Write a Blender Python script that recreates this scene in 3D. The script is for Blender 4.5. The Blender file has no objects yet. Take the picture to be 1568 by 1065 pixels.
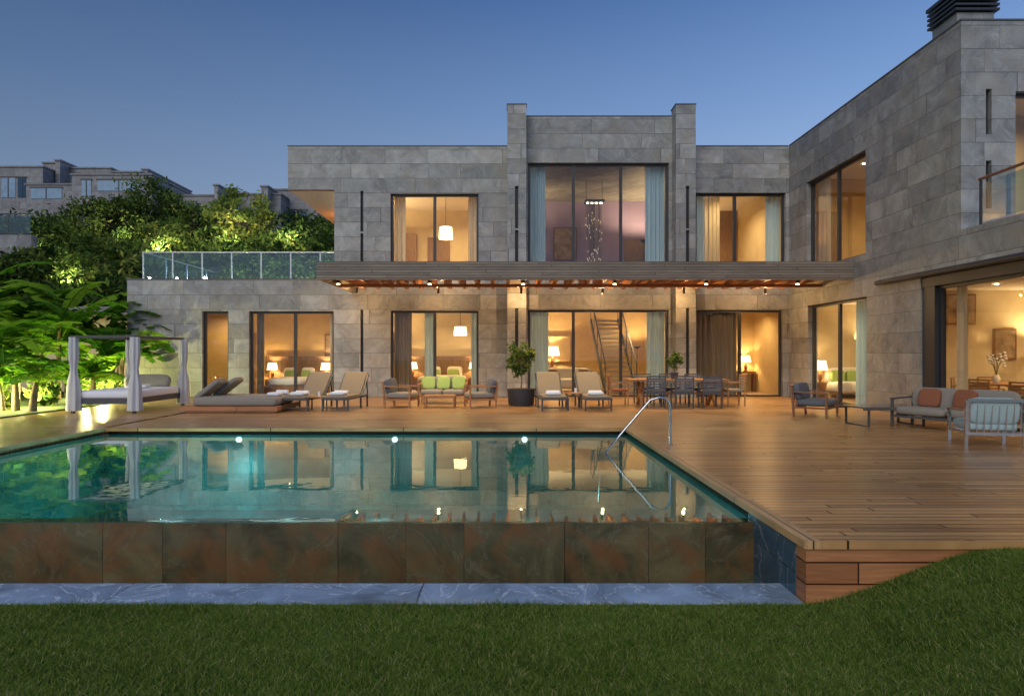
import bpy, math, random
import numpy as np
from mathutils import Vector, Matrix
random.seed(7); rng=np.random.default_rng(7)
D=bpy.data; S=bpy.context.scene
# ------------------------------------------------------------ materials
def nt(name):
    m=D.materials.new(name); m.use_nodes=True; t=m.node_tree
    return m,t,t.nodes,t.links,t.nodes['Principled BSDF']
def mat(name,col,rough=.6,var=.15,scale=6,metal=0,emit=None,es=0,bump=0,stretch=(1,1,1),spec=.5):
    m,t,N,L,b=nt(name)
    b.inputs['Roughness'].default_value=rough; b.inputs['Metallic'].default_value=metal
    b.inputs['Specular IOR Level'].default_value=spec
    tc=N.new('ShaderNodeTexCoord'); mp=N.new('ShaderNodeMapping'); mp.inputs['Scale'].default_value=stretch
    no=N.new('ShaderNodeTexNoise'); no.inputs['Scale'].default_value=scale; no.inputs['Detail'].default_value=5
    L.new(tc.outputs['Object'],mp.inputs[0]); L.new(mp.outputs[0],no.inputs[0])
    r=N.new('ShaderNodeValToRGB'); r.color_ramp.elements[0].position=.3; r.color_ramp.elements[1].position=.7
    r.color_ramp.elements[0].color=(*[c*(1-var) for c in col],1); r.color_ramp.elements[1].color=(*[min(1,c*(1+var)) for c in col],1)
    L.new(no.outputs[0],r.inputs[0]); L.new(r.outputs[0],b.inputs['Base Color'])
    if bump:
        bp=N.new('ShaderNodeBump'); bp.inputs['Strength'].default_value=bump; bp.inputs['Distance'].default_value=.02
        L.new(no.outputs[0],bp.inputs['Height']); L.new(bp.outputs[0],b.inputs['Normal'])
    if emit:
        b.inputs['Emission Color'].default_value=(*emit,1); b.inputs['Emission Strength'].default_value=es
    return m
def mth(N,L,op,a,b=None,c=None):
    n=N.new('ShaderNodeMath'); n.operation=op
    for i,v in enumerate((a,b,c)):
        if v is None: continue
        if isinstance(v,(int,float)): n.inputs[i].default_value=v
        else: L.new(v,n.inputs[i])
    return n.outputs[0]
def stone_mat(name,c1,c2,row=.47,width=1.25,mode='wall',rough=.55,vein=(.55,.55,.52),rust=0.,tint=(.3,.16,.06),ms=.006,mc=.38,veinf=.32,nlo=.68,nhi=1.32,rs=1.1,v0=0.,spread=.55,vs_=.9):
    m,t,N,L,b=nt(name); b.inputs['Roughness'].default_value=rough
    g=N.new('ShaderNodeNewGeometry'); sp=N.new('ShaderNodeSeparateXYZ'); L.new(g.outputs['Position'],sp.inputs[0])
    u=mth(N,L,'ADD',sp.outputs[0],sp.outputs[1]); v=sp.outputs[2]
    if mode=='floor': u=sp.outputs[0]; v=sp.outputs[1]
    if v0: v=mth(N,L,'ADD',v,v0)
    ri=mth(N,L,'FLOOR',mth(N,L,'DIVIDE',v,row))
    wn=N.new('ShaderNodeTexWhiteNoise'); wn.noise_dimensions='1D'; L.new(ri,wn.inputs['W'])
    st=mth(N,L,'MULTIPLY_ADD',wn.outputs[0],spread,1-spread/2)
    uu=mth(N,L,'MULTIPLY_ADD',u,st,mth(N,L,'MULTIPLY',wn.outputs[0],7.3))
    uu=mth(N,L,'ADD',uu,mth(N,L,'MULTIPLY',mth(N,L,'SINE',mth(N,L,'MULTIPLY_ADD',uu,1.9/width,mth(N,L,'MULTIPLY',ri,2.1))),.22*width))
    cb=N.new('ShaderNodeCombineXYZ'); L.new(uu,cb.inputs[0]); L.new(v,cb.inputs[1])
    br=N.new('ShaderNodeTexBrick'); L.new(cb.outputs[0],br.inputs['Vector'])
    br.inputs['Scale'].default_value=1; br.inputs['Brick Width'].default_value=width; br.inputs['Row Height'].default_value=row
    br.inputs['Mortar Size'].default_value=ms; br.inputs['Mortar Smooth'].default_value=.1; br.offset=0
    br.inputs['Color1'].default_value=(*c1,1); br.inputs['Color2'].default_value=(*c2,1); br.inputs['Mortar'].default_value=(*[c*mc for c in c1],1)
    ci=N.new('ShaderNodeCombineXYZ'); L.new(mth(N,L,'FLOOR',mth(N,L,'DIVIDE',uu,width)),ci.inputs[0]); L.new(ri,ci.inputs[1])
    w2=N.new('ShaderNodeTexWhiteNoise'); w2.noise_dimensions='3D'; L.new(ci.outputs[0],w2.inputs[0])
    off=N.new('ShaderNodeVectorMath'); off.operation='MULTIPLY_ADD'; L.new(w2.outputs['Color'],off.inputs[0]); off.inputs[1].default_value=(30,30,30); L.new(g.outputs['Position'],off.inputs[2])
    n1=N.new('ShaderNodeTexNoise'); n1.inputs['Scale'].default_value=1.6; n1.inputs['Detail'].default_value=9; n1.inputs['Roughness'].default_value=.66; n1.inputs['Distortion'].default_value=.8
    L.new(off.outputs[0],n1.inputs[0])
    mr=N.new('ShaderNodeMapRange'); mr.inputs[1].default_value=.3; mr.inputs[2].default_value=.7; mr.inputs[3].default_value=nlo; mr.inputs[4].default_value=nhi
    L.new(n1.outputs[0],mr.inputs[0])
    mu=N.new('ShaderNodeMix'); mu.data_type='RGBA'; mu.blend_type='MULTIPLY'; mu.inputs[0].default_value=1
    L.new(br.outputs['Color'],mu.inputs[6]); cc=N.new('ShaderNodeCombineColor'); [L.new(mr.outputs[0],cc.inputs[i]) for i in range(3)]; L.new(cc.outputs[0],mu.inputs[7])
    n2=N.new('ShaderNodeTexNoise'); n2.inputs['Scale'].default_value=vs_; n2.inputs['Detail'].default_value=7; n2.inputs['Distortion'].default_value=2.2
    L.new(off.outputs[0],n2.inputs[0])
    vv=mth(N,L,'ABSOLUTE',mth(N,L,'SUBTRACT',n2.outputs[0],.5)); vf=N.new('ShaderNodeMapRange'); vf.inputs[1].default_value=0; vf.inputs[2].default_value=.012; vf.inputs[3].default_value=veinf; vf.inputs[4].default_value=0
    L.new(vv,vf.inputs[0])
    mv=N.new('ShaderNodeMix'); mv.data_type='RGBA'; L.new(vf.outputs[0],mv.inputs[0]); L.new(mu.outputs[2],mv.inputs[6]); mv.inputs[7].default_value=(*vein,1)
    out=mv.outputs[2]
    n3=N.new('ShaderNodeTexNoise'); n3.inputs['Scale'].default_value=rs; n3.inputs['Detail'].default_value=7; n3.inputs['Distortion'].default_value=1
    o2=N.new('ShaderNodeVectorMath'); o2.operation='MULTIPLY_ADD'; L.new(w2.outputs['Color'],o2.inputs[0]); o2.inputs[1].default_value=(-17,23,11); L.new(g.outputs['Position'],o2.inputs[2]); L.new(o2.outputs[0],n3.inputs[0])
    rf=N.new('ShaderNodeMapRange'); rf.inputs[1].default_value=.46; rf.inputs[2].default_value=.66; rf.inputs[3].default_value=0; rf.inputs[4].default_value=rust
    L.new(n3.outputs[0],rf.inputs[0])
    mx=N.new('ShaderNodeMix'); mx.data_type='RGBA'; L.new(rf.outputs[0],mx.inputs[0]); L.new(out,mx.inputs[6]); mx.inputs[7].default_value=(*tint,1)
    L.new(mx.outputs[2],b.inputs['Base Color'])
    bp=N.new('ShaderNodeBump'); bp.inputs['Strength'].default_value=.5; bp.inputs['Distance'].default_value=.012
    L.new(mth(N,L,'ADD',mth(N,L,'MULTIPLY',br.outputs['Fac'],-1.2),mth(N,L,'MULTIPLY',n1.outputs[0],.8)),bp.inputs['Height']); L.new(bp.outputs[0],b.inputs['Normal'])
    return m
def board_mat(name,c1,c2,w=.115,length=2.6,along='x',vert=False,rough=.45,gap=.007):
    m,t,N,L,b=nt(name)
    g=N.new('ShaderNodeNewGeometry'); sp=N.new('ShaderNodeSeparateXYZ'); L.new(g.outputs['Position'],sp.inputs[0])
    if vert: u=mth(N,L,'ADD',sp.outputs[0],sp.outputs[1]); v=sp.outputs[2]
    elif along=='x': u=sp.outputs[0]; v=sp.outputs[1]
    else: u=sp.outputs[1]; v=sp.outputs[0]
    ri=mth(N,L,'FLOOR',mth(N,L,'DIVIDE',v,w)); wn=N.new('ShaderNodeTexWhiteNoise'); wn.noise_dimensions='1D'; L.new(ri,wn.inputs['W'])
    uu=mth(N,L,'MULTIPLY_ADD',wn.outputs[0],9.1,u)
    cb=N.new('ShaderNodeCombineXYZ'); L.new(uu,cb.inputs[0]); L.new(v,cb.inputs[1])
    br=N.new('ShaderNodeTexBrick'); L.new(cb.outputs[0],br.inputs['Vector']); br.offset=0
    br.inputs['Scale'].default_value=1; br.inputs['Brick Width'].default_value=length; br.inputs['Row Height'].default_value=w
    br.inputs['Mortar Size'].default_value=gap; br.inputs['Mortar Smooth'].default_value=.2
    br.inputs['Color1'].default_value=(*c1,1); br.inputs['Color2'].default_value=(*c2,1); br.inputs['Mortar'].default_value=(*[c*.10 for c in c1],1)
    cg=N.new('ShaderNodeCombineXYZ'); L.new(mth(N,L,'MULTIPLY',uu,2.5),cg.inputs[0]); L.new(mth(N,L,'MULTIPLY',v,38),cg.inputs[1]); L.new(ri,cg.inputs[2])
    n=N.new('ShaderNodeTexNoise'); n.inputs['Scale'].default_value=1; n.inputs['Detail'].default_value=6; n.inputs['Distortion'].default_value=.4; L.new(cg.outputs[0],n.inputs[0])
    n2=N.new('ShaderNodeTexNoise'); n2.inputs['Scale'].default_value=.7; n2.inputs['Detail'].default_value=4; L.new(g.outputs['Position'],n2.inputs[0])
    f=mth(N,L,'MULTIPLY',mth(N,L,'MULTIPLY_ADD',n.outputs[0],1.0,.5),mth(N,L,'MULTIPLY_ADD',n2.outputs[0],.8,.6))
    cc=N.new('ShaderNodeCombineColor'); [L.new(f,cc.inputs[i]) for i in range(3)]
    mu=N.new('ShaderNodeMix'); mu.data_type='RGBA'; mu.blend_type='MULTIPLY'; mu.inputs[0].default_value=1
    L.new(br.outputs['Color'],mu.inputs[6]); L.new(cc.outputs[0],mu.inputs[7]); L.new(mu.outputs[2],b.inputs['Base Color'])
    L.new(mth(N,L,'MULTIPLY_ADD',n2.outputs[0],.3,rough-.15),b.inputs['Roughness'])
    bp=N.new('ShaderNodeBump'); bp.inputs['Strength'].default_value=.6; bp.inputs['Distance'].default_value=.008
    L.new(mth(N,L,'ADD',mth(N,L,'MULTIPLY',br.outputs['Fac'],-1.),mth(N,L,'MULTIPLY',n.outputs[0],.25)),bp.inputs['Height']); L.new(bp.outputs[0],b.inputs['Normal'])
    return m
def clear_mat(name,tint,f0,power,gl=.0,wave=0,maxf=1.,gc=(1,1,1)):
    m=D.materials.new(name); m.use_nodes=True; t=m.node_tree; N=t.nodes; L=t.links; N.clear()
    o=N.new('ShaderNodeOutputMaterial'); mx=N.new('ShaderNodeMixShader'); tr=N.new('ShaderNodeBsdfTransparent'); g=N.new('ShaderNodeBsdfGlossy')
    tr.inputs[0].default_value=(*tint,1); g.inputs['Roughness'].default_value=gl; g.inputs[0].default_value=(*gc,1)
    lw=N.new('ShaderNodeLayerWeight'); lw.inputs[0].default_value=.5
    f=mth(N,L,'MULTIPLY_ADD',mth(N,L,'POWER',lw.outputs['Facing'],power),maxf-f0,f0)
    L.new(f,mx.inputs[0]); L.new(tr.outputs[0],mx.inputs[1]); L.new(g.outputs[0],mx.inputs[2]); L.new(mx.outputs[0],o.inputs[0])
    if wave:
        tc=N.new('ShaderNodeNewGeometry'); no=N.new('ShaderNodeTexNoise'); no.inputs['Scale'].default_value=1.3; no.inputs['Detail'].default_value=3
        L.new(tc.outputs['Position'],no.inputs[0]); bp=N.new('ShaderNodeBump'); bp.inputs['Strength'].default_value=wave; bp.inputs['Distance'].default_value=.02
        L.new(no.outputs[0],bp.inputs['Height']); L.new(bp.outputs[0],g.inputs['Normal'])
    return m
def cloth_mat(name,col,tl=.5):
    m=D.materials.new(name); m.use_nodes=True; t=m.node_tree; N=t.nodes; L=t.links; N.clear()
    o=N.new('ShaderNodeOutputMaterial'); mx=N.new('ShaderNodeMixShader'); a=N.new('ShaderNodeBsdfDiffuse'); b=N.new('ShaderNodeBsdfTranslucent')
    no=N.new('ShaderNodeTexNoise'); no.inputs['Scale'].default_value=3; r=N.new('ShaderNodeValToRGB')
    r.color_ramp.elements[0].color=(*[c*.85 for c in col],1); r.color_ramp.elements[1].color=(*col,1); L.new(no.outputs[0],r.inputs[0])
    for s in (a,b): L.new(r.outputs[0],s.inputs[0])
    mx.inputs[0].default_value=tl; L.new(a.outputs[0],mx.inputs[1]); L.new(b.outputs[0],mx.inputs[2]); L.new(mx.outputs[0],o.inputs[0]); return m
def leaf_mat(name,col,tl=.35):
    return cloth_mat(name,col,tl)

STONE=stone_mat('grey_slate_cladding',(.215,.218,.215),(.345,.340,.325),row=.49,width=1.75,rust=.38,tint=(.30,.255,.19),nlo=.58,nhi=1.36,mc=.38,ms=.006,veinf=.3,spread=.8)
POOLT=stone_mat('wet_rust_slate',(.070,.066,.032),(.120,.098,.045),row=2.5,v0=.9,width=.75,rough=.30,rust=.75,tint=(.165,.072,.024),vein=(.35,.32,.24),ms=.004,mc=.4,veinf=.14,nlo=.38,nhi=1.6,rs=2.6,spread=.1,vs_=1.3)
LEDGE=stone_mat('blue_grey_marble',(.17,.24,.35),(.25,.33,.43),row=1.3,v0=.6,width=2.2,mode='floor',rough=.35,vein=(.8,.83,.88),nlo=.45,nhi=1.5,veinf=.7,vs_=1.6)
TEALT=stone_mat('pool_teal_tile',(.03,.16,.15),(.05,.21,.20),row=.3,width=.6,rough=.3,vein=(.2,.4,.4),mc=.7)
TEALF=stone_mat('pool_floor_tile',(.022,.13,.13),(.035,.175,.165),row=.5,width=.5,mode='floor',rough=.3,vein=(.2,.4,.4),mc=.7)
BLUET=stone_mat('blue_mosaic',(.035,.085,.12),(.06,.12,.165),row=.3,width=.6,rough=.15,mc=.6)
DECK=board_mat('teak_deck',(.30,.150,.055),(.52,.285,.108),rough=.33,gap=.010,w=.125)
TRIM=board_mat('teak_trim',(.42,.24,.10),(.50,.30,.13),w=.2,along='y')
SKIRT=board_mat('cedar_skirt',(.30,.115,.042),(.43,.185,.072),w=.17,vert=True,length=2.2)
FASC=board_mat('weathered_larch_fascia',(.16,.125,.095),(.24,.19,.145),w=.075,vert=True,length=3.1,rough=.7,gap=.006)
RAFT=mat('cedar_rafters',(.34,.13,.045),.5,.25,9,stretch=(4,.3,4))
METAL=mat('bronze_aluminium',(.035,.035,.038),.4,.1,8)
DARK=mat('slot_shadow_metal',(.012,.012,.014),.5,.1,8)
CAP=mat('parapet_cap_metal',(.10,.10,.10),.5,.1,8)
POSTM=mat('satin_steel_post',(.40,.42,.44),.35,.1,12,metal=1)
CHROME=mat('brushed_steel',(.6,.62,.64),.2,.05,20,metal=1)
GLASS=clear_mat('window_glass',(.95,.96,.95),.05,4,maxf=.9)
RAILG=clear_mat('railing_glass',(.50,.76,.92),.16,3)
WATER=clear_mat('pool_water',(.60,.86,.84),.03,3.8,gl=.010,wave=.15,gc=(.88,.95,.94))
CREAM=mat('cream_plaster',(.66,.54,.34),.8,.06,3)
OCHRE=mat('ochre_wall',(.60,.42,.19),.8,.08,3)
LILAC=mat('lilac_wall',(.40,.32,.56),.8,.06,3)
WOODW=mat('walnut_panel',(.24,.14,.07),.5,.25,5,stretch=(6,6,.6))
WHITE=mat('white_ceiling',(.72,.66,.56),.8,.03,3)
FLOORI=mat('oak_floor',(.40,.27,.15),.4,.2,4,stretch=(.5,5,1))
SHADE=mat('lamp_shade_fabric',(.8,.7,.5),.8,.03,5,emit=(1,.72,.34),es=3.2)
GLOW=mat('downlight_lens',(.9,.8,.6),.5,.01,5,emit=(1,.78,.5),es=12)
PGLOW=mat('pool_light_lens',(.9,.9,.9),.5,.01,5,emit=(.85,.97,1),es=4)
SHEER=cloth_mat('sheer_skylit_curtain',(.56,.76,.85),.4)  # white sheer, cyan of the sky light mixed into its colour
SHEERW=cloth_mat('cream_curtain',(.66,.60,.47),.45)
DRAPE=cloth_mat('taupe_drape',(.24,.21,.17),.25)
CABC=cloth_mat('cabana_white_curtain',(.78,.78,.80),.3)
TEAK=mat('teak_furniture',(.38,.18,.07),.5,.2,12,stretch=(1,1,6))
TEAKD=mat('dark_teak',(.22,.10,.05),.5,.2,12)
GREYC=mat('grey_cushion',(.25,.225,.19),.9,.08,30,bump=.1)
DGREY=mat('charcoal_cushion',(.11,.12,.14),.9,.08,30,bump=.1)
SLING=mat('taupe_sling',(.23,.18,.12),.8,.08,40)
LGREEN=mat('lime_cushion',(.30,.42,.12),.9,.08,30)
RUST=mat('rust_cushion',(.24,.085,.04),.9,.08,30)
AQUA=mat('aqua_sling',(.34,.46,.47),.8,.06,30)
TOWEL=mat('white_towel',(.75,.75,.78),.95,.04,60,bump=.2)
LINEN=mat('white_linen',(.72,.68,.6),.95,.04,20)
FRAMEG=mat('anthracite_frame',(.07,.07,.075),.5,.1,20)
POT=mat('charcoal_planter',(.04,.042,.05),.6,.15,12)
SOIL=mat('soil',(.05,.035,.02),.95,.3,30)
BARK=mat('bark',(.16,.12,.08),.9,.3,14,bump=.4)
GRASSM=mat('lawn_ground',(.065,.105,.02),.95,.5,2.2)
BLADE=[leaf_mat('grass_blade_a',(.15,.235,.035)),leaf_mat('grass_blade_b',(.23,.31,.055)),leaf_mat('grass_blade_c',(.48,.44,.18)),leaf_mat('grass_blade_d',(.07,.14,.022))]
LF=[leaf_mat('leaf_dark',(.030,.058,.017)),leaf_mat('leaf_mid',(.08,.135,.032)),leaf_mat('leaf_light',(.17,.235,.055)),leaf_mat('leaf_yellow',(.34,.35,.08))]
BAN=[leaf_mat('banana_leaf',(.095,.25,.018),.45),leaf_mat('banana_leaf_light',(.22,.39,.03),.45),leaf_mat('banana_leaf_dark',(.045,.13,.014),.35)]
HILL=mat('hill_ground',(.05,.06,.03),.95,.4,.4)
NSTONE=stone_mat('neighbour_stone',(.16,.155,.165),(.22,.215,.225),row=.6,width=1.6)
NGLASS=mat('neighbour_glass',(.03,.07,.12),.08,.1,2)
NLIT=mat('neighbour_lit_window',(.10,.16,.24),.3,.3,2,emit=(.35,.6,.9),es=.12)
FARG=mat('far_ground',(.06,.065,.04),.95,.3,.05)

# ------------------------------------------------------------ mesh builder
class MB:
    def __init__(s,loc=(0,0,0),rz=0):
        s.v=[];s.f=[];s.m=[];s.sm=[]; s.M=Matrix.Translation(loc)@Matrix.Rotation(math.radians(rz),4,'Z')
    def add(s,vs,fs,m=0,smooth=False,M=None):
        o=len(s.v); T=s.M if M is None else s.M@M
        s.v+=[tuple(T@Vector(p)) for p in vs]; s.f+=[tuple(i+o for i in f) for f in fs]; s.m+=[m]*len(fs); s.sm+=[smooth]*len(fs)
    def box(s,x0,x1,y0,y1,z0,z1,m=0,M=None):
        vs=[(x,y,z) for x in (x0,x1) for y in (y0,y1) for z in (z0,z1)]
        s.add(vs,[(0,1,3,2),(4,6,7,5),(0,4,5,1),(2,3,7,6),(0,2,6,4),(1,5,7,3)],m,False,M)
    def cb(s,c,d,m=0,rx=0,ry=0,rz=0):
        M=Matrix.Translation(c)@Matrix.Rotation(math.radians(rz),4,'Z')@Matrix.Rotation(math.radians(ry),4,'Y')@Matrix.Rotation(math.radians(rx),4,'X')
        s.box(-d[0]/2,d[0]/2,-d[1]/2,d[1]/2,-d[2]/2,d[2]/2,m,M)
    def tube(s,pts,r,m=0,n=10,caps=True):
        pts=[Vector(p) for p in pts]; R=r if isinstance(r,(list,tuple)) else [r]*len(pts); vs=[];fs=[]
        for i,p in enumerate(pts):
            d=(pts[min(i+1,len(pts)-1)]-pts[max(i-1,0)]).normalized()
            a=d.cross(Vector((0,0,1)) if abs(d.z)<.95 else Vector((1,0,0))).normalized(); b=d.cross(a)
            for k in range(n):
                t=2*math.pi*k/n; vs.append(p+(a*math.cos(t)+b*math.sin(t))*R[i])
        for i in range(len(pts)-1):
            for k in range(n): fs.append((i*n+k,i*n+(k+1)%n,(i+1)*n+(k+1)%n,(i+1)*n+k))
        s.add(vs,fs,m,True)
        if caps: s.add([vs[k] for k in range(n)],[tuple(range(n))],m); s.add([vs[-n+k] for k in range(n)],[tuple(range(n))],m)
    def bar(s,a,b,w,m=0,h=None):
        a=Vector(a);b=Vector(b);d=(b-a).normalized(); u=d.cross(Vector((0,0,1)) if abs(d.z)<.95 else Vector((0,1,0))).normalized(); v=d.cross(u); h=h or w
        vs=[p+u*sx*w/2+v*sy*h/2 for p in (a,b) for sx,sy in ((-1,-1),(1,-1),(1,1),(-1,1))]
        s.add(vs,[(0,3,2,1),(4,5,6,7),(0,1,5,4),(1,2,6,5),(2,3,7,6),(3,0,4,7)],m)
    def cush(s,c,d,m=0,rx=0,ry=0,rz=0,e=.32):
        M=Matrix.Translation(c)@Matrix.Rotation(math.radians(rz),4,'Z')@Matrix.Rotation(math.radians(ry),4,'Y')@Matrix.Rotation(math.radians(rx),4,'X')
        U,V=24,12; vs=[];fs=[]; f=lambda w,q: math.copysign(abs(w)**q,w)
        for j in range(V+1):
            b=-math.pi/2+math.pi*j/V
            for i in range(U):
                a=2*math.pi*i/U; vs.append((d[0]/2*f(math.cos(b),e)*f(math.cos(a),e),d[1]/2*f(math.cos(b),e)*f(math.sin(a),e),d[2]/2*f(math.sin(b),.6)))
        for j in range(V):
            for i in range(U): fs.append((j*U+i,j*U+(i+1)%U,(j+1)*U+(i+1)%U,(j+1)*U+i))
        s.add(vs,fs,m,True,M)
    def make(s,name,mats,parent=None,bevel=0):
        me=D.meshes.new(name); me.from_pydata(s.v,[],s.f)
        for m in mats: me.materials.append(m)
        me.polygons.foreach_set('material_index',s.m); me.polygons.foreach_set('use_smooth',s.sm); me.update()
        o=D.objects.new(name,me); S.collection.objects.link(o)
        if parent: o.parent=parent
        return o
def empty(name):
    o=D.objects.new(name,None); S.collection.objects.link(o); return o
def light(name,kind,loc,e,col=(1,.7,.4),size=.08,spot=None,parent=None,rot=(0,0,0),blend=.8):
    l=D.lights.new(name,kind); l.energy=e; l.color=col
    if kind!='SUN': l.shadow_soft_size=size
    if spot: l.spot_size=math.radians(spot); l.spot_blend=blend
    o=D.objects.new(name,l); o.location=loc; o.rotation_euler=rot; S.collection.objects.link(o)
    if parent: o.parent=parent
    return o

def wall(axis,P,th,u0,u1,z0,z1,ops,name,parent,m=STONE):
    us=sorted({u0,u1}|{min(max(o[k],u0),u1) for o in ops for k in (0,1)}); zs=sorted({z0,z1}|{min(max(o[k],z0),z1) for o in ops for k in (2,3)})
    def solid(i,j):
        if i<0 or j<0 or i>=len(us)-1 or j>=len(zs)-1: return False
        uc=(us[i]+us[i+1])/2; zc=(zs[j]+zs[j+1])/2
        return not any(o[0]<uc<o[1] and o[2]<zc<o[3] for o in ops)
    q=MB(); f=(lambda u,d,z:(u,P+d,z)) if axis=='x' else (lambda u,d,z:(P+d,u,z))
    for i in range(len(us)-1):
        for j in range(len(zs)-1):
            if not solid(i,j): continue
            a,b,c,d=us[i],us[i+1],zs[j],zs[j+1]
            for k in (0,th): q.add([f(a,k,c),f(b,k,c),f(b,k,d),f(a,k,d)],[(0,1,2,3)])
            if not solid(i-1,j): q.add([f(a,0,c),f(a,th,c),f(a,th,d),f(a,0,d)],[(0,1,2,3)])
            if not solid(i+1,j): q.add([f(b,0,c),f(b,th,c),f(b,th,d),f(b,0,d)],[(0,1,2,3)])
            if not solid(i,j-1): q.add([f(a,0,c),f(b,0,c),f(b,th,c),f(a,th,c)],[(0,1,2,3)])
            if not solid(i,j+1): q.add([f(a,0,d),f(b,0,d),f(b,th,d),f(a,th,d)],[(0,1,2,3)])
    return q.make(name,[m],parent)
def window(axis,P,u0,u1,z0,z1,mul,name,parent,open_=None,fr=.075,d0=.14):
    q=MB(); 
    def bx(a,b,c,d,k0,k1,m):
        if axis=='x': q.box(a,b,P+k0,P+k1,c,d,m)
        else: q.box(P+k0,P+k1,a,b,c,d,m)
    a,b=d0,d0+.09
    bx(u0,u0+fr,z0,z1,a,b,0); bx(u1-fr,u1,z0,z1,a,b,0); bx(u0+fr,u1-fr,z1-fr,z1,a,b,0); bx(u0+fr,u1-fr,z0,z0+fr*.7,a,b,0)
    for mm in mul: bx(mm-.05,mm+.05,z0+fr*.7,z1-fr,a+.004,b-.004,0)
    ed=[u0+fr]+[x for mm in mul for x in (mm-.05,mm+.05)]+[u1-fr]
    for i in range(0,len(ed),2):
        if open_ is not None and i//2==open_: continue
        g=[(ed[i],z0+fr*.7),(ed[i+1],z0+fr*.7),(ed[i+1],z1-fr),(ed[i],z1-fr)]
        k=d0+.045
        q.add([(u,P+k,z) if axis=='x' else (P+k,u,z) for u,z in g],[(0,1,2,3)],1)
    return q.make(name,[METAL,GLASS],parent)
def curtain(axis,P,u0,u1,z0,z1,name,parent,m,d=.45,amp=.05,per=.16):
    q=MB(); n=int((u1-u0)/.02)+2; vs=[]; ph=random.random()*6
    for i in range(n):
        u=u0+(u1-u0)*i/(n-1); w=amp*math.sin(2*math.pi*u/per+ph+.8*math.sin(u*5))+.02*math.sin(u*23)
        for z,k in ((z0,1.15),(z1,.8)):
            vs.append((u,P+d+w*k,z) if axis=='x' else (P+d+w*k,u,z))
    q.add(vs,[(2*i,2*i+2,2*i+3,2*i+1) for i in range(n-1)],0,True); return q.make(name,[m],parent)
def room(x0,x1,y0,y1,z0,z1,name,parent,wm,open_='front',fm=FLOORI,cm=WHITE,bm=None):
    q=MB(); V=[(x0,y0,z0),(x1,y0,z0),(x1,y1,z0),(x0,y1,z0),(x0,y0,z1),(x1,y0,z1),(x1,y1,z1),(x0,y1,z1)]
    q.add(V,[(0,1,2,3)],1); q.add(V,[(4,5,6,7)],2); q.add(V,[(3,2,6,7)],3 if bm else 0)
    if open_=='front': q.add(V,[(0,3,7,4)],0); q.add(V,[(1,2,6,5)],0)
    else: q.add(V,[(0,1,5,4)],0); q.add(V,[(1,2,6,5)],3 if bm else 0)
    return q.make(name,[wm,fm,cm,bm or wm],parent)

# ------------------------------------------------------------ villa
V=empty('stone_villa'); Y=23.0
SL=[(-4.91,-4.81,.7,2.93),(-4.91,-4.81,4.1,5.5),(-4.91,-4.81,5.56,6.93)]
wall('x',Y,.3,-12.77,.04,0,3.95,[(-10.24,-9.36,.15,2.88),(-8.67,-5.81,0,2.88),SL[0],(-3.9,-.93,0,2.9)],'ground_floor_wall_west',V)
wall('x',Y,.3,-5.79,.04,3.95,8.43,[SL[1],SL[2],(-3.9,-.93,4.1,6.84)],'upper_wall_west',V)
wall('x',Y,.3,6.22,9.53,0,8.43,[(6.41,9.33,0,2.92),(6.38,9.42,4.1,6.86)],'wall_east',V)
wall('x',22.9,.3,.66,5.57,0,9.4,[(.73,5.46,0,2.92),(.73,5.46,4.1,7.85)],'centre_wall',V)
wall('x',22.4,.6,.04,.66,0,9.62,[(.29,.4,.7,2.95),(.29,.4,4.1,5.5),(.29,.4,5.56,6.95)],'pier_west',V)
wall('x',22.4,.6,5.57,6.22,0,9.62,[(5.9,6.01,.7,2.95),(5.9,6.01,4.1,5.5),(5.9,6.01,5.56,6.95)],'pier_east',V)
q=MB()
for x in (-4.86,): q.box(x-.1,x+.1,23.1,23.2,.6,7.0)
for x in (.345,5.955): q.box(x-.1,x+.1,22.5,22.6,.6,7.05)
q.make('slot_backing',[DARK],V)
q=MB(); q.box(-7.35,-5.792,Y,31,6.97,8.43); q.make('roof_cantilever',[STONE],V)
q=MB(); q.box(-7.30,-5.793,Y+.05,30.9,6.93,6.967); q.make('cantilever_soffit',[RAFT],V)
q=MB(); q.box(-5.789,9.5,23.302,32,7.9,8.2); q.box(.67,5.56,23.202,32,8.6,9.1); q.box(-12.7,-5.8,23.302,31,3.5,3.9); q.box(9.84,16,14.6,23,7.9,8.2)
q.box(-5.79,-5.5,23.302,31.9,3.9,7.89); q.box(-12.77,-12.5,23.302,31,0,3.49)
q.make('roof_slabs',[STONE],V)
q=MB(); q.box(-7.37,.038,22.98,23.33,8.432,8.46); q.box(6.222,9.5,22.98,23.33,8.432,8.46); q.box(.662,5.568,22.88,23.23,9.402,9.43); q.box(.02,.68,22.38,23.05,9.622,9.65); q.box(5.55,6.24,22.38,23.05,9.622,9.65)
q.box(9.51,9.86,14.28,22.97,8.432,8.462); q.box(9.87,17,14.28,14.62,8.43,8.46); q.box(-12.79,-5.79,22.98,23.08,3.952,3.975); q.make('parapet_caps',[CAP],V)
window('x',Y,-10.24,-9.36,.15,2.88,[],'window_small',V)
window('x',Y,-8.67,-5.81,0,2.88,[-7.15],'bedroom_sliding_door',V)
window('x',Y,-3.9,-.93,0,2.9,[-2.42],'bedroom_sliding_door',V)
window('x',22.9,.73,5.46,0,2.92,[2.27,3.87],'hall_sliding_door',V)
window('x',Y,6.41,9.33,0,2.92,[7.92],'entry_sliding_door',V,open_=1)
window('x',Y,-3.9,-.93,4.1,6.84,[-2.42],'upper_window',V)
window('x',22.9,.73,5.46,4.1,7.85,[2.27,3.87],'upper_hall_window',V)
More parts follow.
